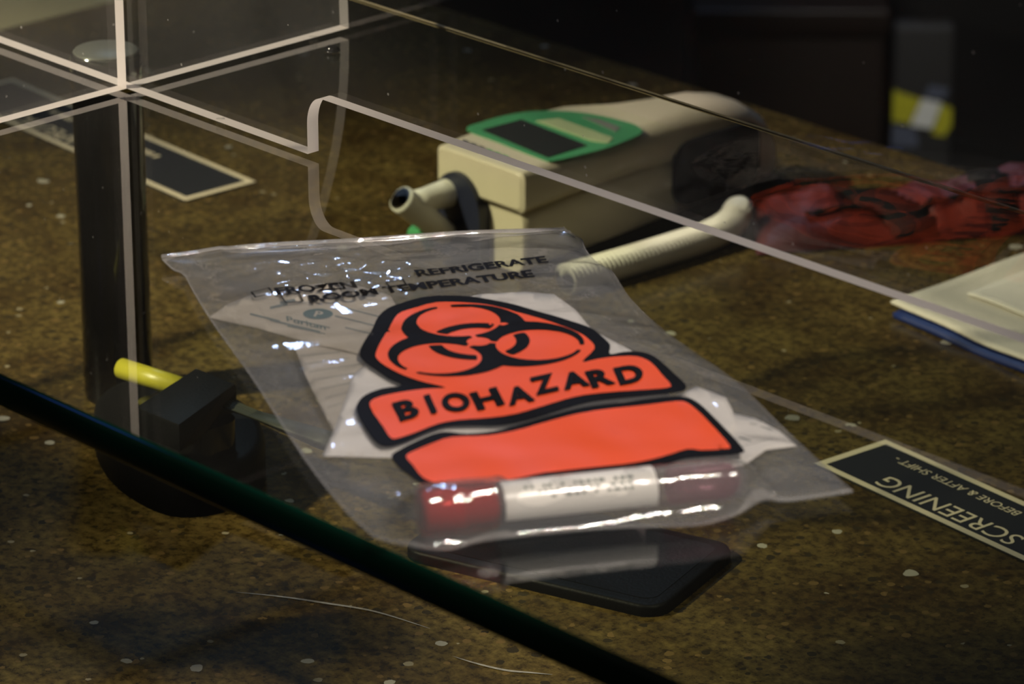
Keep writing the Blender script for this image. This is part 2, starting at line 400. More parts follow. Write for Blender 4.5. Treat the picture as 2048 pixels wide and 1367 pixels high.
# ------------------------------------------------------------------ glass shelf
G = 0.172
gs = thing('glass_shelf', 'clear glass shelf with a dark green polished front edge, on a chrome post', 'shelf', (.25, -.03, .160))
x0, x1, y0, y1 = -.19, .80, -.2165, .156
V = [(x0, y0, .160), (x1, y0, .160), (x1, y1, .160), (x0, y1, .160), (x0, y0, G), (x1, y0, G), (x1, y1, G), (x0, y1, G)]
mesh('pane', V, [(0, 3, 2, 1), (4, 5, 6, 7)], [M_GBOT, M_GTOP], gs, smooth=False, mi=[0, 1])
prof = []
for k in range(13):
    t = math.pi * (k / 12.0 - .5); prof.append((-.0012 * max(0, math.cos(t)) ** .8, .166 + .006 * math.sin(t)))
V = []; F = []
for (dy, z) in prof: V += [(x0, y0 + dy, z), (x1, y0 + dy, z)]
for i in range(12): F.append((2 * i, 2 * i + 1, 2 * i + 3, 2 * i + 2))
mesh('polished_edge', V, F, M_GEDGE, gs, label='dark green polished front edge of the glass')
mesh('polished_edge', [(x0, y1, .1702), (x1, y1, .1702), (x1, y1, G), (x0, y1, G), (x0, y1 - .0016, G), (x1, y1 - .0016, G)], [(1, 0, 3, 2), (5, 2, 3, 4)],
     plain('back_glass_edge', (.30, .24, .14), .3, var=.5, scale=25), gs, smooth=False)
for (xa, xb) in ((x0, x0 + .0006), (x1 - .0006, x1)):
    mesh('polished_edge', *box_vf(xa, xb, y0, y1, .160, G), M_GEDGE, gs, smooth=False)

# chrome post
px_, py_ = -.0802, .0550
ps = thing('support_post', 'round chrome post holding up the glass shelf', 'post', (px_, py_, 0))
o = mesh('post_tube', *lathe_vf([(0, .0142), (.0005, .0148), (.003, .0152), (.143, .0152), (.1435, .0146)], (px_, py_, 0), (0, 0, 1), 64), M_POST, ps); sharp(o)
o = mesh('post_cap', *lathe_vf([(.1436, .0144), (.1440, .0156), (.1446, .0159), (.1530, .0159), (.1560, .0157), (.1585, .0150), (.1590, .0146), (.1590, .0001)], (px_, py_, 0), (0, 0, 1), 64), M_CAPTOP, ps); sharp(o, 50)
mesh('cap_face', *lathe_vf([(.1589, .0144), (.1599, .0134), (.16, .0001)], (px_, py_, -.0001), (0, 0, 1), 48), plain('brushed_cap_face', (.20, .19, .20), .45, .3, scale=300), ps, label='brushed grey top face of the post')
o = mesh('set_screw', *lathe_vf([(0, .0012), (.0012, .0012), (.0013, .0006)], (px_ + .0035, py_ - .0151, .1500), (.22, -.97, 0), 12), M_BLACK, ps)

# ------------------------------------------------------------------ acrylic divider
T = .0056; ZB = G + .0026; ZN = .1988; ZT = .36
dv = thing('acrylic_divider', 'clear acrylic divider of two crossed panels standing on the glass', 'divider', (0, 0, G))
def panel(name, outline, axis, c0, c1, face=None, clear_side=None, soft=False):
    """outline: (along, z) points; thickness c0..c1 on the other axis; the two faces are clear, the cut rim frosted"""
    n = len(outline); P = (lambda a, c, z: (a, c, z)) if axis == 'x' else (lambda a, c, z: (c, a, z))
    ring = [Vector(p) for p in outline]
    V = [P(a, c0, z) for a, z in outline] + [P(a, c1, z) for a, z in outline]
    F = [list(range(n)), list(range(n, 2 * n))[::-1]]; mi = [0, 0]
    for i in range(n): F.append([i, (i + 1) % n, n + (i + 1) % n, n + i]); mi.append(0 if i == clear_side else (2 if soft and outline[i][0] > .01 and outline[i][1] < ZB + .16 and i > 0 else 1))
    o = mesh(name, V, F, [face or M_ACR, M_FROST, M_FINEDGE], dv, smooth=True, mi=mi); sharp(o, 30)
    return o
xs = .1158; r_ = .0090; out = [(-.30, ZB), (xs, ZB), (xs, ZN - .012)]
for k in range(1, 9):
    t = R(90 * k / 8); out.append((xs + .0085 * (1 - math.cos(t)), ZN - .012 + .012 * math.sin(t)))
out += [(.75, ZN), (.75, ZT), (-.30, ZT)]
panel('long_panel', out, 'x', 0, T)
fin = [(T + .0002, ZB), (.1190, ZB)]
for k in range(1, 15):
    h = .165 * k / 14; fin.append((.1190 - .0175 * (h / .063) ** 2.1 * .62 if h < .125 else max(.012, .1190 - .0175 * (.125 / .063) ** 2.1 * .62 - ((h - .125) / .04) * .05), ZB + h))
fin += [(T + .0002, ZB + .165)]
panel('cross_panel', fin, 'y', -.0012, -.0012 + T, M_ACR2, len(fin) - 1, True)
panel('cross_panel', [(-.0002, ZB), (-.0002, ZT), (-.17, ZT), (-.17, ZB)], 'y', -.0012, -.0012 + T, M_ACR2)
# clear feet under the panels
for (x, y) in ((-.12, T / 2), (.06, T / 2), (.0036, .10), (.0036, -.12)):
    mesh('foot', *lathe_vf([(0, .0018), (.0027, .0018)], (x, y, G), (0, 0, 1), 12), M_ACR, dv)
bp_ = at(665, 106, G)
bt = thing('rubber_bumper', 'small black bumper on the glass behind the crossed acrylic', 'bumper', (bp_.x, bp_.y, G))
o = mesh('bumper_body', *lathe_vf([(0, .0030), (.0004, .0032), (.0022, .0030), (.0030, .0022), (.0030, .0001)], (bp_.x, bp_.y, G), (0, 0, 1), 20), M_GLOSSBLK, bt); sharp(o, 45)
o = mesh('metal_ring', *lathe_vf([(0, .0033), (.0009, .0033), (.0009, .0030)], (bp_.x, bp_.y, G + .0006), (0, 0, 1), 20), M_CHROME, bt)

# ------------------------------------------------------------------ signs on the counter
def sign(loc, ang, length, wide, label, big, bigspec, small, smallspec, group=None):
    """local a runs along the sign from loc, local b across it towards the camera; the lettering is upside down"""
    s = thing('counter_sign', label, 'sign', (loc[0], loc[1], 0), group)
    ea = Vector((math.cos(ang), math.sin(ang), 0)); eb = Vector((ea.y, -ea.x, 0)); L = Vector((loc[0], loc[1], 0))
    P = lambda a, b, z: L + ea * a + eb * b + Vector((0, 0, z))
    q = [P(0, 0, 0), P(length, 0, 0), P(length, wide, 0), P(0, wide, 0)]
    V, F = prism_vf([(p.x, p.y) for p in q], 0, .0010, .0003, 1)
    mesh('sign_plate', V, F, M_SIGN, s, smooth=False)
    bw = .0034; z = .00115
    for (a0, a1, b0, b1) in ((0, length, 0, bw), (0, length, wide - bw, wide), (0, bw * 1.15, bw, wide - bw), (length - bw * 1.15, length, bw, wide - bw)):
        mesh('border_strip', [P(a0, b0, z), P(a1, b0, z), P(a1, b1, z), P(a0, b1, z)], [(3, 2, 1, 0)], M_BORDER, s, smooth=False)
    def put(txt, aend, bbase, h, stretch, nm, m, bold=0.0, sp=1.0):
        tv, tf, w = text_vf(txt, bold, '', sp)
        mesh(nm, [P(aend + (w - x) * h * stretch, bbase + y * h, z + .00005) for x, y in tv], [f[:] for f in tf], m, s, smooth=False)
    put(big, *bigspec, 'lettering', M_BORDER)
    if small: put(small, *smallspec, 'small_lettering', M_BORDER)
    else:
        rng = random.Random(3); a = smallspec[0]; V = []; F = []
        while a < smallspec[4]:
            w = rng.uniform(.0012, .0026); hh = smallspec[2] * rng.uniform(.75, 1)
            n = len(V); V += [P(a, smallspec[1], z), P(a + w, smallspec[1], z), P(a + w, smallspec[1] + hh, z), P(a, smallspec[1] + hh, z)]; F.append((n + 3, n + 2, n + 1, n))
            a += w + rng.choice((.0005, .0007, .0025))
        mesh('small_lettering', V, F, M_BORDER, s, smooth=False)
    return s
sign((.1878, .2612), R(-5.2), .217, .0415, 'black sign with cream border reading SCREENING at the right, lying on the counter', 'SCREENING', (.0305, .0255, .0105, 1.02, ), '- BEFORE & AFTER SHIFT -', (.0175, .0086, .0048, 1.0))
sign((-.4740, .2925), R(-3.3), .221, .0440, 'black sign with cream border at the left, partly behind the chrome post', 'THERAPEUTICS', (.050, .0290, .0100, 1.0), None, (.060, .0135, .0045, 1.0, .158))

# ------------------------------------------------------------------ biohazard bag
TA = at(838, 1025, .1815); TB = at(1493, 955, .1815)      # axis of the blood tube inside the bag
TD = (TB - TA).xy.normalized(); TLEN = (TB - TA).xy.length
TR = .0068; TZ = .1815
def px_line(P, z, n=10):
    return [at(p.x, p.y, z).xy for p in spline([Vector((a, b, 0)) for a, b in P], n)]
ZE = G + .0030
LEFT = px_line([(322, 519), (345, 540), (368, 552), (388, 588), (430, 655), (500, 752), (560, 846), (620, 935), (690, 1022), (748, 1076)], ZE)
RIGHT = px_line([(1128, 462), (1162, 478), (1172, 500), (1190, 522), (1225, 545), (1262, 600), (1335, 668), (1470, 763), (1560, 850), (1640, 925), (1707, 985)], ZE)
TOP = px_line([(322, 519), (378, 512), (500, 495), (700, 484), (900, 470), (1060, 464), (1128, 462)], ZE)
BOT = px_line([(748, 1076), (800, 1090), (890, 1101), (965, 1084), (1100, 1068), (1250, 1056), (1390, 1052), (1470, 1032), (1525, 1002), (1570, 1004), (1640, 996), (1707, 985)], ZE)
RINGB = TOP + RIGHT[1:] + BOT[::-1][1:] + LEFT[::-1][1:-1]
def sample(L, t):
    f = max(0, min(1, t)) * (len(L) - 1); i = min(int(f), len(L) - 2); return L[i].lerp(L[i + 1], f - i)
def coons(s, t):
    a = sample(TOP, s) * (1 - t) + sample(BOT, s) * t; b = sample(LEFT, t) * (1 - s) + sample(RIGHT, t) * s
    c = LEFT[0] * (1 - s) * (1 - t) + RIGHT[0] * s * (1 - t) + LEFT[-1] * (1 - s) * t + RIGHT[-1] * s * t
    return a + b - c
SEG = [(RINGB[i - 1], RINGB[i]) for i in range(len(RINGB))]
def edge_d(p):
    best = 1e9
    for a, b in SEG:
        ab = b - a; l = ab.length_squared
        if l < 1e-14: continue
        t = max(0.0, min(1.0, (p - a).dot(ab) / l)); d = (p - a - ab * t).length_squared
        if d < best: best = d
    return math.sqrt(best)
CRK = at(700, 565, .177).xy
SU = (RIGHT[0] - LEFT[0]).normalized(); SV = Vector((SU.y, -SU.x))
def ridged(x, y, z=0.0):
    return 1 - abs(noise.noise(Vector((x, y, z)))) * 2
def sst(a, b, x):
    t = max(0.0, min(1.0, (x - a) / (b - a))); return t * t * (3 - 2 * t)
LBC = at(1060, 790, .179).xy
HC = {}
def hgt(p, wr=True):
    k = (round(p.x, 5), round(p.y, 5), wr)
    if k in HC: return HC[k]
    d = edge_d(p); e = 1 - math.exp(-d / .010)
    h = ZE + .0042 * e
    q = p - TA.xy; al = q.dot(TD); r = abs(q.x * TD.y - q.y * TD.x); side = q.x * TD.y - q.y * TD.x
    rr = (TR + .0016 if al < .026 else TR) + .0005
    kf = .97 if side > 0 else .75
    top = TZ + math.sqrt(max(0, rr * rr - min(r, rr * kf) ** 2))
    endf = sst(-.012, .002, al) * (1 - sst(TLEN - .004, TLEN + .012, al))
    if r > rr * kf: top = TZ + rr * (.24 if side > 0 else .66) - (r - rr * kf) * (2.5 if side > 0 else .75)
    top = h + (top - h) * endf * min(1, d / .0018)
    d2 = top - h; h = h + .5 * (d2 + math.sqrt(d2 * d2 + .0000012)) - .0004
    if wr:
        u = p.dot(SU); v = p.dot(SV)
        w = .00075 * (ridged(u * 16, v * 55, 1.3) - .5) + .00055 * (ridged(u * 38 + v * 20, v * 60, 4.1) - .5) + .0016 * noise.noise(Vector((u * 13, v * 19, 7)))
        g = math.exp(-((p - CRK).length / .022) ** 2)
        w += g * .0040 * (ridged(u * 75, v * 130, 9.2) - .5)
        calm = .35 if al > -.05 and -.004 < (-side) < .09 and 0 < al < TLEN else 1.0
        calm *= .25 + .75 * sst(.045, .062, (p - LBC).length)
        nr = math.exp(-((r - .012) / .010) ** 2) * endf
        w += nr * .0020 * (ridged(al * 55, side * 45, 2.2) - .5)
        h += w * calm * min(1, d / .006) + .0006 * noise.noise(Vector((u * 60, v * 60, 3))) * min(1, d / .004)
        # the zip track near the top edge
        tv = (p - LEFT[0]).dot(SV)
    HC[k] = h; return h
def onbag(px, py, dz=0.0003):
    z = ZE + .005
    for _ in range(4):
        p = at(px, py, z); z = .5 * z + .5 * hgt(p.xy)
    p = at(px, py, z); return Vector((p.x, p.y, hgt(p.xy) + dz))
cx = sum((v.x for v in RINGB)) / len(RINGB); cy = sum((v.y for v in RINGB)) / len(RINGB)
bag = thing('specimen_bag', 'clear zip specimen bag printed with a red BIOHAZARD label, lying on the glass', 'bag', (cx, cy, G))
NS, NT = 110, 170
V = []; F = []
for j in range(NT + 1):
    t = j / NT
    for i in range(NS + 1):
        p = coons(i / NS, t); V.append((p.x, p.y, hgt(p)))
for j in range(NT):
    for i in range(NS): a = j * (NS + 1) + i; F.append((a, a + NS + 1, a + NS + 2, a + 1))
mesh('front_film', V, F, M_FILM, bag)
V = []; F = []
for j in range(61):
    for i in range(41):
        p = coons(i / 40, j / 60); d = edge_d(p); V.append((p.x, p.y, ZE - .0022 * (1 - math.exp(-d / .008)) - .00002))
for j in range(60):
    for i in range(40): a = j * 41 + i; F.append((a, a + 1, a + 42, a + 41))
mesh('back_film', V, F, M_FILMB, bag)
# welded side seams and zip track as strips of the front film
def strip(name, fn, n, m, w0, w1, dz=.0004, ridge=0.0):
    V = []; F = []; K = 5 if ridge else 2
    for i in range(n + 1):
        for k in range(K):
            f = k / (K - 1); p = fn(i / n, w0 + (w1 - w0) * f); V.append((p.x, p.y, hgt(p) + dz + ridge * math.sin(math.pi * f)))
    for i in range(n):
        for k in range(K - 1): a = i * K + k; F.append((a, a + 1, a + K + 1, a + K))
    return mesh(name, V, F, m, bag)
strip('side_seam', lambda a, w: coons(w, a), 90, M_SEAM, 0.001, .012)
strip('side_seam', lambda a, w: coons(1 - w, a), 90, M_SEAM, 0.001, .012)
strip('bottom_seam', lambda a, w: coons(a, 1 - w), 90, M_SEAM, 0.0005, .007)
strip('zip_track', lambda a, w: coons(a, w), 110, M_SEAM, .012, .026, .0003, .0013)
strip('zip_track', lambda a, w: coons(a, w), 110, M_SEAM, .034, .046, .0003, .0010)
strip('lip', lambda a, w: coons(a, w), 110, M_SEAM, .0005, .008, .0006, .0013)

# print on the bag
def zp(P, x0=700, y0=560, s=800 / 2048): return [(x0 + a * s, y0 + b * s) for a, b in P]
def bagprint(name, ring_px, m, dz, step=3.2, sm=3, label=None):
    ring = smooth_ring(ring_px, sm) if sm > 1 else [Vector(p) for p in ring_px]
    vo, F = fill_ring(ring, step * 4)
    V = [onbag(v.x, v.y, dz) for v in vo]
    F = [f if True else f for f in F]
    # keep the faces looking up
    G2 = []
    for f in F:
        n = (V[f[1]] - V[f[0]]).cross(V[f[2]] - V[f[0]]); G2.append(f if n.z > 0 else f[::-1])
    return mesh(name, V, G2, m, bag, label=label)
L1o = [(50,380),(68,325),(110,260),(145,190),(190,148),(260,120),(360,92),(460,80),(570,82),(700,96),(860,132),(1010,175),(1120,208),(1230,245),(1290,290),(1332,335),(1330,380),(1400,370),(1480,368),(1545,385),(1600,425),(1660,480),(1718,535),(1705,570),(1600,585),(1440,600),(1250,622),(1100,660),(950,708),(790,743),(620,745),(490,752),(390,785),(290,828),(200,852),(140,838),(85,770),(40,690),(36,640),(75,592),(165,556),(265,540),(200,505),(125,455),(72,415)]
L1i = [(132,385),(150,335),(200,250),(245,180),(320,150),(440,118),(600,118),(750,140),(900,180),(1050,225),(1165,270),(1225,310),(1252,355),(1190,422),(1270,408),(1360,396),(1470,395),(1540,425),(1595,485),(1643,540),(1620,556),(1500,566),(1300,580),(1150,602),(1000,645),(850,688),(700,710),(560,720),(450,740),(340,783),(240,815),(205,808),(170,755),(103,655),(125,612),(240,582),(380,562),(490,555),(385,528),(280,493),(192,450),(142,412)]
L2o = [(212,905),(255,868),(350,820),(470,778),(600,788),(750,772),(900,732),(1050,688),(1200,652),(1400,626),(1580,604),(1700,598),(1780,628),(1880,720),(2012,862),(1992,890),(1850,905),(1720,915),(1620,945),(1500,965),(1300,985),(1100,1010),(930,1040),(700,1065),(500,1070),(380,1050),(300,1000),(245,955)]
L2i = [(287,908),(325,880),(420,840),(520,808),(700,800),(850,774),(1000,732),(1150,692),(1300,667),(1500,645),(1670,625),(1740,640),(1830,722),(1943,850),(1915,868),(1800,875),(1725,870),(1600,908),(1450,940),(1250,962),(1000,990),(860,1018),(700,1040),(480,1045),(380,1020),(325,955)]
bagprint('label_outline', zp(L1o), M_INK, .00030, label='black outline of the BIOHAZARD label')
bagprint('label_fill', zp(L1i), M_RED, .00048, label='orange red BIOHAZARD label')
bagprint('label_outline', zp(L2o), M_INK, .00030, label='black outline of the blank label')
bagprint('label_fill', zp(L2i), M_RED, .00048, label='blank orange red label')
# the trefoil symbol by marching squares over its drawing
C3 = [(math.cos(R(a)), math.sin(R(a))) for a in (90, 210, 330)]
def sdf(x, y):
    v = 1e9
    lobes = min(math.hypot(x - 11 * c, y - 11 * s) - 15.6 for c, s in C3)
    holes = min(math.hypot(x - 15 * c, y - 15 * s) - 10.5 for c, s in C3)
    f = max(lobes, -holes, 3 - math.hypot(x, y))
    for c, s in C3:
        al = x * c + y * s; ac = abs(-x * s + y * c)
        f = max(f, -max(ac - 1.7, 15 - al)); f = max(f, -max(ac - .6, -al, al - 6))
    rr = math.hypot(x, y); ring = max(9.4 - rr, rr - 12.8, holes + 1.2)
    return min(f, ring)
PT, PL, PRr = Vector((887.5, 615.5)), Vector((823, 744)), Vector((1162, 697))
CC = (PT + PL + PRr) / 3
ey = (PT - CC) / 26.0; ex = (PRr - PL) / (2 * 26.0 * math.cos(R(30)))
st = .7; n = int(60 / st); val = [[sdf(-30 + i * st, -30 + j * st) for i in range(n + 1)] for j in range(n + 1)]
V = []; F = []; VI = {}
def vid(x, y):
    k = (round(x, 4), round(y, 4))
    if k not in VI:
        q = CC + ex * x + ey * y; VI[k] = len(V); V.append(onbag(q.x, q.y, .00066))
    return VI[k]
for j in range(n):
    for i in range(n):
        c = [(i, j), (i + 1, j), (i + 1, j + 1), (i, j + 1)]; f = []
        for a in range(4):
            (i0, j0), (i1, j1) = c[a], c[(a + 1) % 4]; v0, v1 = val[j0][i0], val[j1][i1]
            if v0 < 0: f.append(vid(-30 + i0 * st, -30 + j0 * st))
            if (v0 < 0) != (v1 < 0):
                t = v0 / (v0 - v1); f.append(vid(-30 + (i0 + (i1 - i0) * t) * st, -30 + (j0 + (j1 - j0) * t) * st))
        if len(f) >= 3:
            g = [f[0]] + [f[k] for k in range(1, len(f)) if f[k] != f[k - 1]]
            if len(set(g)) >= 3: F.append(g)
mesh('biohazard_symbol', V, F, M_INK, bag)
def baglet(name, txt, org, rv, uv, m, dz=.0007, bold=0.0, sp=1.0, centre=True):
    tv, tf, w = text_vf(txt, bold, '', sp)
    V = []
    for x, y in tv:
        a = x / w - (.5 if centre else 0); b = y - (.5 if centre else 0)
        V.append(onbag(org[0] + rv[0] * a + uv[0] * b, org[1] + rv[1] * a + uv[1] * b, dz))
    return mesh(name, V, [f[:] for f in tf], m, bag, smooth=False)
S_ = 800 / 2048
for ch, c, w, u in (('B', (290, 675), (98, -28), (-42, -86)), ('I', (413, 647), (28, -7), (-38, -86)), ('O', (543, 637), (128, -22), (-38, -84)), ('H', (703, 620), (128, -30), (-42, -82)),
                    ('A', (868, 600), (125, -26), (-28, -78)), ('Z', (995, 545), (118, -26), (-40, -80)), ('A', (1150, 523), (125, -22), (-28, -74)), ('R', (1283, 511), (112, -24), (-38, -78)), ('D', (1432, 494), (122, -24), (-36, -80))):
    baglet('letter', ch, (700 + c[0] * S_, 560 + c[1] * S_), (w[0] * S_ * 1.08, w[1] * S_ * 1.08), (u[0] * S_ * 1.1, u[1] * S_ * 1.1), M_INK, dz=.0011, bold=.045)
baglet('storage_text', 'FROZEN', (556, 591), (160, -13), (-9, -14), M_INK, .0005, .04, centre=False)
baglet('storage_text', 'REFRIGERATE', (836, 556), (262, -29), (-9, -14), M_INK, .0005, .04, centre=False)
baglet('storage_text', 'ROOM TEMPERATURE', (624, 606), (447, -51), (-9, -14), M_INK, .0005, .04, centre=False)
def tick(P):
    V = []; c = sum((Vector(p) for p in P), Vector((0, 0))) / 4
    for p in P: V.append(onbag(p[0], p[1], .0005))
    for p in P: q = Vector(p) + (c - Vector(p)) * .16; V.append(onbag(q.x, q.y, .0005))
    mesh('tick_box', V, [(i, (i + 1) % 4, 4 + (i + 1) % 4, 4 + i) for i in range(4)], M_INK, bag, smooth=False)
tick([(501, 584), (539, 576), (547, 588), (510, 596)]); tick([(559, 591), (599, 587), (608, 602), (571, 608)]); tick([(770, 566), (806, 560), (814, 571), (779, 577)])

# ------------------------------------------------------------------ papers inside the bag
def slip(name, ring_px, m, drop, label, cat, lines=(), group=None):
    ring = [Vector(p) for p in ring_px]
    pts = []
    for i in range(len(ring)):
        a, b = ring[i], ring[(i + 1) % len(ring)]
        for k in range(6): pts.append(a.lerp(b, k / 6))
    vo, F = fill_ring(pts, 16)
    def P(x, y, dz=0):
        z = ZE + .003
        for _ in range(4):
            p = at(x, y, z); z = max(ZE + .0004, min(hgt(p.xy, False), ZE + .0042) - drop - .0010 + .0003 * noise.noise(Vector((p.x * 40, p.y * 40, drop * 900))))
        p = at(x, y, z); return Vector((p.x, p.y, z + dz))
    V = [P(v.x, v.y) for v in vo]; G2 = []
    for f in F:
        n = (V[f[1]] - V[f[0]]).cross(V[f[2]] - V[f[0]]); G2.append(f if n.z > 0 else f[::-1])
    c = sum(V, Vector()) / len(V)
    t = thing(name, label, cat, (c.x, c.y, c.z - .0005), group)
    o = mesh('sheet', V, G2, m, t)
    md = o.modifiers.new('thick', 'SOLIDIFY'); md.thickness = .00012; md.offset = -1
    if lines:
        V = []; F = []
        for (a, b, w) in lines:
            a = Vector(a); b = Vector(b); d = (b - a).normalized(); nn = Vector((-d.y, d.x)) * w; k = max(2, int((b - a).length / 14))
            n = len(V)
            for i in range(k + 1):
                q = a.lerp(b, i / k); V += [P(q.x - nn.x, q.y - nn.y, .00012), P(q.x + nn.x, q.y + nn.y, .00012)]
            for i in range(k): F.append((n + 2 * i, n + 2 * i + 2, n + 2 * i + 3, n + 2 * i + 1))
        mesh('printed_lines', V, F, M_GREYINK, t, smooth=False)
    return t, P
slip('paper_form', [(645, 911), (668, 860), (690, 800), (705, 752), (760, 700), (800, 640), (880, 605), (960, 588), (1050, 583), (1108, 588), (1150, 618), (1185, 660), (1262, 700), (1345, 795), (1392, 772), (1452, 794), (1466, 822), (1470, 850), (1440, 915), (1385, 940), (1290, 945), (1000, 925), (800, 915)],
     M_PAPER, .0005, 'white paper form behind the red printed label inside the specimen bag', 'paper')
t, P = slip('swab_packet', [(418, 634), (455, 608), (500, 590), (560, 578), (640, 566), (720, 572), (780, 590), (810, 640), (796, 700), (740, 712), (640, 690), (573, 672), (515, 655), (460, 644)],
     M_PAPER2, .0003, 'cream swab packet with a teal oval mark inside the bag, upper left', 'packet',
     [((500, 628), (560, 643), 2), ((540, 640), (640, 664), 2), ((590, 640), (660, 656), 1.2), ((575, 652), (650, 668), 1.2), ((690, 616), (760, 634), 1.2), ((670, 632), (760, 654), 1.2), ((690, 655), (760, 672), 1.2), ((560, 606), (590, 600), 2.5), ((540, 616), (575, 608), 2.5)])
ov = [P(636 + 30 * math.cos(R(a)), 628 + 10.5 * math.sin(R(a)), .00014) for a in range(0, 360, 15)]
mesh('oval_mark', ov[::-1], [list(range(24))], M_TEAL, t, smooth=False)
tv, tf, w = text_vf('P', .02)
mesh('oval_letter', [P(627 + x * 24 + y * 5, 633 + x * 3 - y * 11, .0002) for x, y in tv], tf, M_PAPER2, t, smooth=False)
tv, tf, w = text_vf('Puritan', .01)
mesh('packet_text', [P(574 + (x / w) * 78 - y * 2, 643 + (x / w) * 18 - y * 11, .00016) for x, y in tv], tf, M_TEAL, t, smooth=False)
slip('paper_slip', [(588, 690), (660, 672), (740, 690), (790, 715), (770, 760), (712, 790), (690, 845), (668, 862), (640, 810), (610, 748)],
     M_PAPER2, .0009, 'cream slip with faint print lines at the left edge of the label inside the bag', 'paper',
     [((600, 712), (680, 704), .45), ((608, 728), (700, 716), .45), ((618, 744), (720, 728), .45), ((626, 760), (720, 745), .45), ((640, 778), (720, 762), .45), ((650, 796), (700, 784), .45), ((655, 815), (695, 803), .45)])
slip('paper_card', [(1448, 822), (1510, 836), (1560, 862), (1594, 891), (1532, 899), (1490, 928), (1400, 945), (1350, 935), (1400, 860)],
     M_PAPER, .0010, 'white card with pale green print at the right of the label inside the bag', 'paper',
     [((1478, 874), (1502, 882), 1.2), ((1500, 846), (1545, 860), .7), ((1485, 892), (1545, 876), .5)])

# ------------------------------------------------------------------ blood tube
TA3 = Vector((TA.x, TA.y, TZ)); TB3 = Vector((TB.x, TB.y, TZ)); AX = (TB3 - TA3).normalized()
tb = thing('blood_tube', 'blood sample tube with red stopper and white label in the foot of the bag', 'tube', tuple((TA3 + TB3) / 2 - Vector((0, 0, TR))))
Lt = (TB3 - TA3).length
prof = [(.012, TR - .001), (.013, TR), (Lt - TR, TR)] + [(Lt - TR + TR * math.sin(R(a)), TR * math.cos(R(a))) for a in range(12, 90, 13)] + [(Lt, .0002)]
mesh('tube_wall', *lathe_vf(prof, TA3, AX, 40), M_TUBE, tb)
o = mesh('cap_shell', *lathe_vf([(.0, .0062), (.0004, .0074), (.0015, .0080), (.0205, .0078), (.0215, .0074), (.0235, .0073), (.0242, .0066)], TA3, AX, 40), M_CAPSH, tb, label='clear red cap shell'); sharp(o, 50)
o = mesh('stopper', *lathe_vf([(.0002, .0040), (.0008, .0058), (.0020, .0066), (.0140, .0066), (.0150, .0058), (.0230, .0056), (.0240, .0045)], TA3, AX, 32), M_CAP, tb, label='red rubber stopper'); sharp(o, 50)
# paper label wrapped over most of the barrel
d, u, w = frame_of(AX); V = []; F = []; n = 40; ZEN = math.atan2(w.z, u.z)
for i in range(2):
    for k in range(n + 1):
        t = ZEN + R(-115 + 230 * k / n); V.append(TA3 + d * (.0255 if i == 0 else .0735) + (u * math.cos(t) + w * math.sin(t)) * (TR + .00012))
for k in range(n): F.append((k, k + 1, n + 2 + k, n + 1 + k))
mesh('tube_label', V, F, M_TLABEL, tb, label='white paper label round the tube')
V = []; F = []; rng = random.Random(8)
def curved(a0, a1, t0, t1):
    n0 = len(V)
    for i in range(2):
        for k in range(4):
            t = t0 + (t1 - t0) * k / 3; V.append(TA3 + d * (a0 if i == 0 else a1) + (u * math.cos(t) + w * math.sin(t)) * (TR + .00022))
    for k in range(3): F.append((n0 + k, n0 + k + 1, n0 + 5 + k, n0 + 4 + k))
zen = math.atan2(w.z, u.z)          # the angle that points up
sgn = 1 if (u * math.cos(zen + .5) + w * math.sin(zen + .5)).dot(-FH) > 0 else -1
for row, (t0, h) in enumerate(((.42, .17), (.72, .12), (.95, .12))):
    a = .032 + row * .004
    while a < .066:
        l = rng.uniform(.0008, .0022); curved(a, a + l, zen + sgn * t0, zen + sgn * (t0 + h)); a += l + rng.choice((.0006, .0008, .003))
mesh('label_marks', V, F, M_GREYINK, tb, smooth=False)
mesh('gel_plug', *lathe_vf([(.078, .001), (.079, TR - .0012), (.090, TR - .0012)] + [(Lt - TR - .001 + (TR - .0012) * math.sin(R(a)), (TR - .0012) * math.cos(R(a))) for a in (10, 30, 50, 70, 85)], TA3, AX, 28),
     clear('pink_tube_contents', (.85, .62, .70), .02, .3, .1, haze=.30, hazecol=(.55, .22, .28)), tb)

# ------------------------------------------------------------------ breath monitor
bm_loc = (-.088, .365, 0)
mon = thing('breath_monitor', 'beige handheld breath monitor with green face and dark display on the counter', 'monitor', bm_loc)
def loft(secs, n=7):
    V = []; F = []; N = None
    for (y, xa, xb, za, zb, r) in secs:
        ring = rrect(xa, xb, za, zb, min(r, (xb - xa) * .49, (zb - za) * .49), n); N = len(ring)
        V += [(x, y, z) for x, z in ring]
    for i in range(len(secs) - 1):
        for k in range(N): F.append((i * N + k, i * N + (k + 1) % N, (i + 1) * N + (k + 1) % N, (i + 1) * N + k))
    F.append(list(range(N))); F.append(list(range((len(secs) - 1) * N, len(secs) * N))[::-1]); return V, F
o = mesh('upper_shell', *loft([(.2800, -.1160, -.0600, .036, .0535, .003), (.2812, -.1180, -.0575, .034, .0548, .004), (.290, -.1205, -.0570, .034, .0550, .006), (.330, -.1270, -.0585, .034, .0550, .008), (.365, -.1235, -.0605, .033, .0550, .010), (.385, -.1120, -.0620, .030, .0550, .012), (.405, -.1060, -.0625, .026, .0552, .014), (.425, -.1050, -.0620, .020, .0545, .016), (.443, -.1050, -.0615, .014, .0500, .016), (.455, -.1045, -.0620, .008, .0420, .014), (.462, -.1030, -.0640, .006, .0320, .012), (.465, -.0990, -.0680, .006, .0220, .008)]), M_BEIGE, mon); sharp(o, 60)
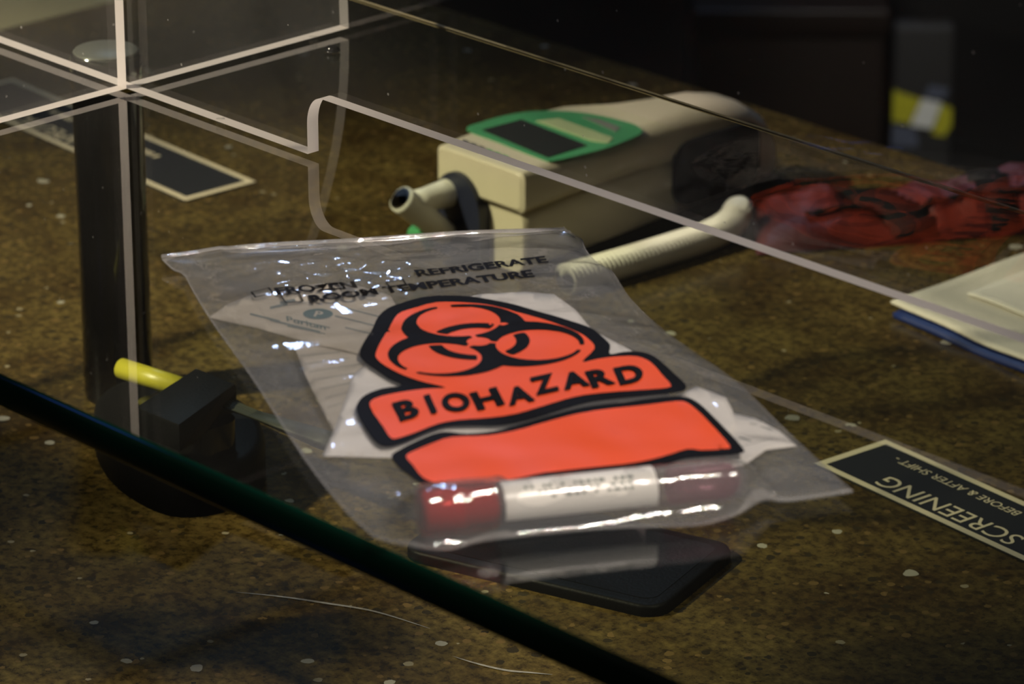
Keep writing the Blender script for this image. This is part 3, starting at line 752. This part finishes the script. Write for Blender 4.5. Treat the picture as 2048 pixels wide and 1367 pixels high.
o = mesh('lower_body', *loft([(.2840, -.1120, -.0620, .002, .034, .006), (.2860, -.1150, -.0600, .0015, .036, .008), (.340, -.1180, -.0600, .0010, .038, .010), (.400, -.1080, -.0640, .0010, .036, .012), (.440, -.1030, -.0650, .0015, .030, .012), (.455, -.1000, -.0680, .004, .020, .008)]), M_BEIGE, mon); sharp(o, 60)
mesh('base_tray', *box_vf(-.118, -.0535, .300, .470, 0, .006, .002), M_BLACK, mon)
zt = .0555
def onz(name, ring, m, z, parent, sm=1, label=None, par2=None):
    P = [at(a, b, z) for a, b in ring]
    V, F = prism_vf([(p.x, p.y) for p in P], z - .0006, z)
    return mesh(name, V, F, m, parent, smooth=False, label=label)
fr = [(v.x, v.y) for v in smooth_ring([(933, 258), (966, 243), (1004, 232), (1040, 225), (1070, 222), (1136, 222), (1201, 231), (1262, 246), (1280, 256), (1280, 268), (1223, 292), (1160, 309), (1106, 321), (1080, 316), (1000, 285)], 3)]
face = onz('face_panel', fr, M_GREEN, zt, mon, label='green face panel')
onz('display', [(964, 259), (1043, 238), (1175, 290), (1096, 314)], M_SCREEN, zt + .0004, face, label='dark display')
onz('button_strip', [(1072, 241), (1118, 236), (1226, 275), (1216, 285), (1184, 281)], plain('pale_green_print', (.45, .52, .28), .4), zt + .0004, face)
onz('button_strip', [(1165, 233), (1200, 238), (1240, 254), (1232, 262)], plain('grey_print', (.20, .20, .18), .4), zt + .0004, face)
for i in range(6):
    a = i / 6.0
    onz('maker_mark', [(927 + 95 * a, 278 + 36 * a), (939 + 95 * a, 283 + 36 * a), (935 + 95 * a, 290 + 36 * a), (923 + 95 * a, 285 + 36 * a)], M_NAVY if i < 3 else M_GREEN, zt - .0002, mon)
# side grip let into the right flank
yg0, yg1, zg0, zg1 = .386, .446, .010, .043
ring = rrect(yg0, yg1, zg0, zg1, .010, 6); V = [(-.0605, a, b) for a, b in ring] + [(-.0632, a, b) for a, b in ring]; n = len(ring)
mesh('side_grip', V, [list(range(n))] + [(i, n + i, n + (i + 1) % n, (i + 1) % n) for i in range(n)], M_BLACK, mon, smooth=False, label='black oval side grip')
# dark arched mouth with the white mouthpiece
arch = []
for k in range(17):
    t = R(180 * k / 16); arch.append((-.1010 + .0165 * math.cos(t), .0245 + .0205 * math.sin(t)))
arch += [(-.1175, .002), (-.0845, .002)]
V = [(x, .2770, z) for x, z in arch] + [(x, .2860, z) for x, z in arch]; n = len(arch)
o = mesh('mouth_recess', V, [list(range(n))[::-1]] + [(i, (i + 1) % n, n + (i + 1) % n, n + i) for i in range(n)], M_NAVY, mon); sharp(o, 30)
mp = thing('mouthpiece', 'white T shaped mouthpiece plugged into the front of the breath monitor', 'mouthpiece', (-.105, .262, 0))
m0 = at(938, 372, .033); m1 = at(818, 410, .034); m2 = at(893, 468, .015)
mesh('stem', *sweep_vf([m0 + (m0 - m1) * .15, m0, m0.lerp(m1, .4), m0.lerp(m1, .75), m1], lambda i: (.0090, .0088, .0068, .0060, .0064)[i], 24), M_WHITE, mp)
cb = (m2 - m1).normalized()
mesh('crossbar', *sweep_vf([m1 - cb * .0068, m1 - cb * .0064, m1 - cb * .004, m1.lerp(m2, .5), m2, m2 + cb * .001], lambda i: (.0058, .0065, .0068, .0062, .0056, .0046)[i], 24), M_WHITE, mp)
mesh('open_end', *sweep_vf([m1 - cb * .0071, m1 - cb * .0066], .0050, 20), M_NAVY, mp, label='dark open end of the mouthpiece')
mesh('green_ring', *sweep_vf([m1.lerp(m2, .30) - Vector((.004, .001, .0095)), m1.lerp(m2, .75) - Vector((.004, .001, .0092))], .0040, 16), M_GREEN, mp)
c0 = at(889, 440, .004)
tg = thing('paper_tag', 'tiny cream tag with green print beside the white mouthpiece', 'tag', (c0.x, c0.y, 0))
mesh('tag_card', *box_vf(-.009, .009, -.0045, .0045, 0, .0080, .0006, M=Matrix.Translation((c0.x, c0.y, 0)) @ Matrix.Rotation(R(35), 4, 'Z')), M_PAPER2, tg, smooth=False)
mesh('tag_print', *box_vf(-.0085, .0, -.0040, .0040, .0080, .0082, M=Matrix.Translation((c0.x, c0.y, 0)) @ Matrix.Rotation(R(35), 4, 'Z')), M_GREEN, tg, smooth=False)

# ribbed hose
hp = [at(1130, 558, .0075), at(1230, 530, .0075), at(1330, 500, .0075), at(1410, 474, .0075), at(1455, 450, .009), at(1474, 425, .0125), at(1472, 405, .018)]
path = []
sp = spline(hp, 40); acc = [0]
for a, b in zip(sp, sp[1:]): acc.append(acc[-1] + (b - a).length)
Lh = acc[-1]; NP = 460; j = 0
for i in range(NP + 1):
    s = Lh * i / NP
    while j < len(acc) - 2 and acc[j + 1] < s: j += 1
    path.append(sp[j].lerp(sp[j + 1], (s - acc[j]) / max(1e-9, acc[j + 1] - acc[j])))
ho = thing('breath_hose', 'pale ribbed hose lying in front of the beige breath monitor', 'hose', (hp[2].x, hp[2].y, 0))
mesh('hose_wall', *sweep_vf(path, lambda i: (.0070 + .00065 * math.sin(Lh * i / NP / .0027 * 2 * math.pi)) * (1 if i < NP - 6 else math.sqrt(max(.1, (NP - i) / 6))), 24), M_HOSE, ho)

# ------------------------------------------------------------------ black clamp pod with yellow rod
pod = thing('clamp_pod', 'black square clamp pod on the counter under the left front of the glass', 'clamp', (.005, .030, 0))
br = [at(x, y, 0) for x, y in ((192, 885), (205, 940), (255, 992), (340, 1032), (425, 1030), (500, 1003), (528, 972), (529, 935), (500, 890), (430, 855), (330, 835), (240, 845))]
V, F = prism_vf([(p.x, p.y) for p in smooth_ring(br, 4)], 0, .020, .004, 3)
o = mesh('pod_base', V, F, M_BLACK, pod); sharp(o, 50)
t0, t1, t2 = (at(x, y, .031) for x, y in ((262, 815), (402, 880), (484, 850)))
tc_ = (t0 + t2) / 2; ea = (t1 - t0).xy; eb = (t2 - t1).xy; la, lb = ea.length / 2, eb.length / 2; ea.normalize(); eb.normalize()
V, F = prism_vf([tuple(tc_.xy + ea * x + eb * y) for x, y in rrect(-la, la, -lb, lb, .007)], .020, .0340, .0025, 4)
o = mesh('pod_tray', V, F, M_GLOSSBLK, pod, label='gloss black tray of the pod'); sharp(o, 50)
q = [at(x, y, .0455) for x, y in ((270, 812), (392, 733), (472, 766), (358, 848))]
V, F = prism_vf([(p.x, p.y) for p in q][::-1], .0335, .0455, .0015, 2)
o = mesh('clamp_block', V, F, M_BLACK, pod); sharp(o, 40)
rA, rB, rC = at(240, 735, .0385), at(372, 778, .0385), at(640, 876, .0385)
rd = thing('marker_rod', 'dark metal rod with a yellow end held through the black clamp block', 'rod', tuple((rA + rC) / 2))
mesh('yellow_end', *sweep_vf([rA, rA + (rB - rA) * .02, rB], lambda i: (.0030, .0044, .0046)[i], 20), M_YEL, rd, label='yellow plastic end of the rod')
mesh('rod_shaft', *sweep_vf([rB, rC, rC + (rC - rB) * .15], .0042, 20), M_DKMET, rd, label='dark metal shaft')

# black case under the foot of the bag
cc = Vector((.2455, .0640)); e1 = Vector((-.955, -.296)); e2 = Vector((-.296, .955))
P = [cc + e1 * (a + .0) + e2 * b for a, b in rrect(0, .118, 0, .070, .010)]
cs = thing('black_case', 'flat black case with rounded corners on the counter below the blood tube', 'case', (P[0].x, P[0].y, 0))
o = mesh('case_shell', *prism_vf([(p.x, p.y) for p in P], 0, .005, .0015, 2), M_BLACK, cs); sharp(o, 50)
P = [cc + e1 * a + e2 * b for a, b in rrect(.006, .112, .006, .064, .006)]
mesh('case_face', *prism_vf([(p.x, p.y) for p in P], .005, .0052), M_BLACK, cs, smooth=False)

# ------------------------------------------------------------------ pad, red pouch, far things
pd = thing('absorbent_pad', 'white absorbent pad with blue backing at the right edge of the counter', 'pad', (.17, .42, 0))
V = []; F = []; NX, NY = 30, 20
def padz(x, y, base):
    return base + .0012 * noise.noise(Vector((x * 30, y * 30, 2))) + .002 * math.exp(-((x - .088) / .012) ** 2) * 0 
def sheet(name, x0, x1, y0, y1, base, m, skew=0.0, thick=.0012):
    V = []; F = []
    for j in range(NY + 1):
        for i in range(NX + 1):
            x = x0 + (x1 - x0) * i / NX; y = y0 + (y1 - y0) * j / NY + skew * (x - x0); V.append((x, y, padz(x, y, base)))
    for j in range(NY):
        for i in range(NX): a = j * (NX + 1) + i; F.append((a, a + 1, a + NX + 2, a + NX + 1))
    o = mesh(name, V, F, m, pd); md = o.modifiers.new('thick', 'SOLIDIFY'); md.thickness = thick; md.offset = -1; return o
sheet('blue_backing', .0935, .30, .3725, .475, .0028, M_BLUE, -.11, .0026)
sheet('white_sheet', .0880, .30, .3770, .478, .0056, M_PAD, -.11)
sheet('folded_flap', .1080, .30, .4080, .472, .0078, plain('white_flap', (.74, .72, .63), .85, var=.04, bump=.2, scale=200), -.05)

po = at(1790, 492, 0)
pouch = thing('red_pouch', 'red nylon pouch with black straps behind the white pad', 'pouch', tuple(po))
V = []; F = []; NX, NY = 70, 40
for j in range(NY + 1):
    for i in range(NX + 1):
        u_ = i / NX; v_ = j / NY; a_ = -.068 + .22 * u_; d_ = .060 * v_ - .03 * (.5 - u_) * (1 - v_) + .02 * u_
        e = min(1, min(u_, 1 - u_) / .12) ** .5 * min(1, min(v_, 1 - v_) / .25) ** .5
        z = .0012 + e * (.009 + .007 * ridged(a_ * 34, d_ * 26, 3.0) - .006 * math.exp(-((u_ - .30) / .05) ** 2) + .008 * sst(.35, .7, u_))
        q_ = po + CR * a_ + FH * d_; V.append((q_.x, q_.y, max(.001, z)))
for j in range(NY):
    for i in range(NX): a = j * (NX + 1) + i; F.append((a, a + 1, a + NX + 2, a + NX + 1))
mesh('pouch_body', V, F, M_REDN, pouch)
PV = V
def strap(us, w, m=M_DKNYL):
    V = []; F = []
    for k in range(NY + 1):
        u_ = us[0] + (us[1] - us[0]) * k / NY
        for s in (-w, w):
            i = max(0, min(NX, int(round((u_ + s) * NX)))); b = PV[k * (NX + 1) + i]; V.append((b[0], b[1], b[2] + .0016))
    for k in range(NY): F.append((2 * k, 2 * k + 1, 2 * k + 3, 2 * k + 2))
    o = mesh('strap', V, F, m, pouch); md = o.modifiers.new('thick', 'SOLIDIFY'); md.thickness = .0014; return o
strap((.36, .22), .05); strap((.56, .50), .035); strap((.66, .74), .03, M_REDB); strap((.76, .86), .035); strap((.80, .92), .026, M_REDB); strap((.93, .98), .02)
zr = [(p[0], p[1] - .0006, p[2] + .0018) for p in (PV[int(9) * (NX + 1) + i] for i in range(8, 60, 2))]
mesh('zip_fastener', *sweep_vf(zr, .0016, 8), M_DKNYL, pouch)

def cam_box(name, m, parent, org, x0, x1, d0, d1, z0, z1, bev=.004):
    """box with its face turned to face along FH; x to the right, d away"""
    M = Matrix.Translation(org) @ Matrix.Rotation(AZ, 4, 'Z'); return mesh(name, *box_vf(x0, x1, d0, d1, z0, z1, bev, 3, M=M), m, parent)
ko = at(1842, 212, -.45); ko = Vector((ko.x, ko.y, 0))
kb = thing('kit_bag', 'black kit bag with a lime and silver reflective band standing behind the counter', 'bag', (ko.x, ko.y, -.90))
cam_box('bag_body', M_DKNYL, kb, ko, -.020, .26, .012, .22, -.90, -.30, .02)
cam_box('front_pocket', M_GRNYL, kb, ko, -.0265, .0265, -.012, .012, -.60, -.372, .005)
cam_box('bag_lid', M_DKNYL, kb, ko, -.030, .27, .005, .225, -.30, -.27, .012)
Mk = Matrix.Translation(ko) @ Matrix.Rotation(AZ, 4, 'Z')
def patch(name, pts, m, dd=-.0128):
    V = [Mk @ Vector((a, dd, b)) for a, b in pts] + [Mk @ Vector((a, dd + .0006, b)) for a, b in pts]; n = len(pts)
    return mesh(name, V, [list(range(n))] + [(i, n + i, n + (i + 1) % n, (i + 1) % n) for i in range(n)], m, kb, smooth=False)
zk = -.45
patch('lime_band', [(-.0262, zk - .010), (-.0100, zk - .012), (-.0010, zk + .010), (-.0262, zk + .019)], M_LIME)
patch('silver_band', [(-.0100, zk - .014), (.0090, zk - .017), (.0170, zk + .007), (-.0010, zk + .011)], M_SILV)
patch('lime_band', [(.0090, zk - .022), (.0205, zk - .024), (.0262, zk - .014), (.0262, zk + .002), (.0165, zk + .006)], M_LIME)
patch('bluish_band', [(.0010, zk + .012), (.0170, zk + .010), (.0240, zk + .020), (.0060, zk + .024)], M_BLUG)
patch('bluish_band', [(-.0262, zk - .034), (-.0020, zk - .034), (-.0050, zk - .017), (-.0262, zk - .013)], M_BLUG)
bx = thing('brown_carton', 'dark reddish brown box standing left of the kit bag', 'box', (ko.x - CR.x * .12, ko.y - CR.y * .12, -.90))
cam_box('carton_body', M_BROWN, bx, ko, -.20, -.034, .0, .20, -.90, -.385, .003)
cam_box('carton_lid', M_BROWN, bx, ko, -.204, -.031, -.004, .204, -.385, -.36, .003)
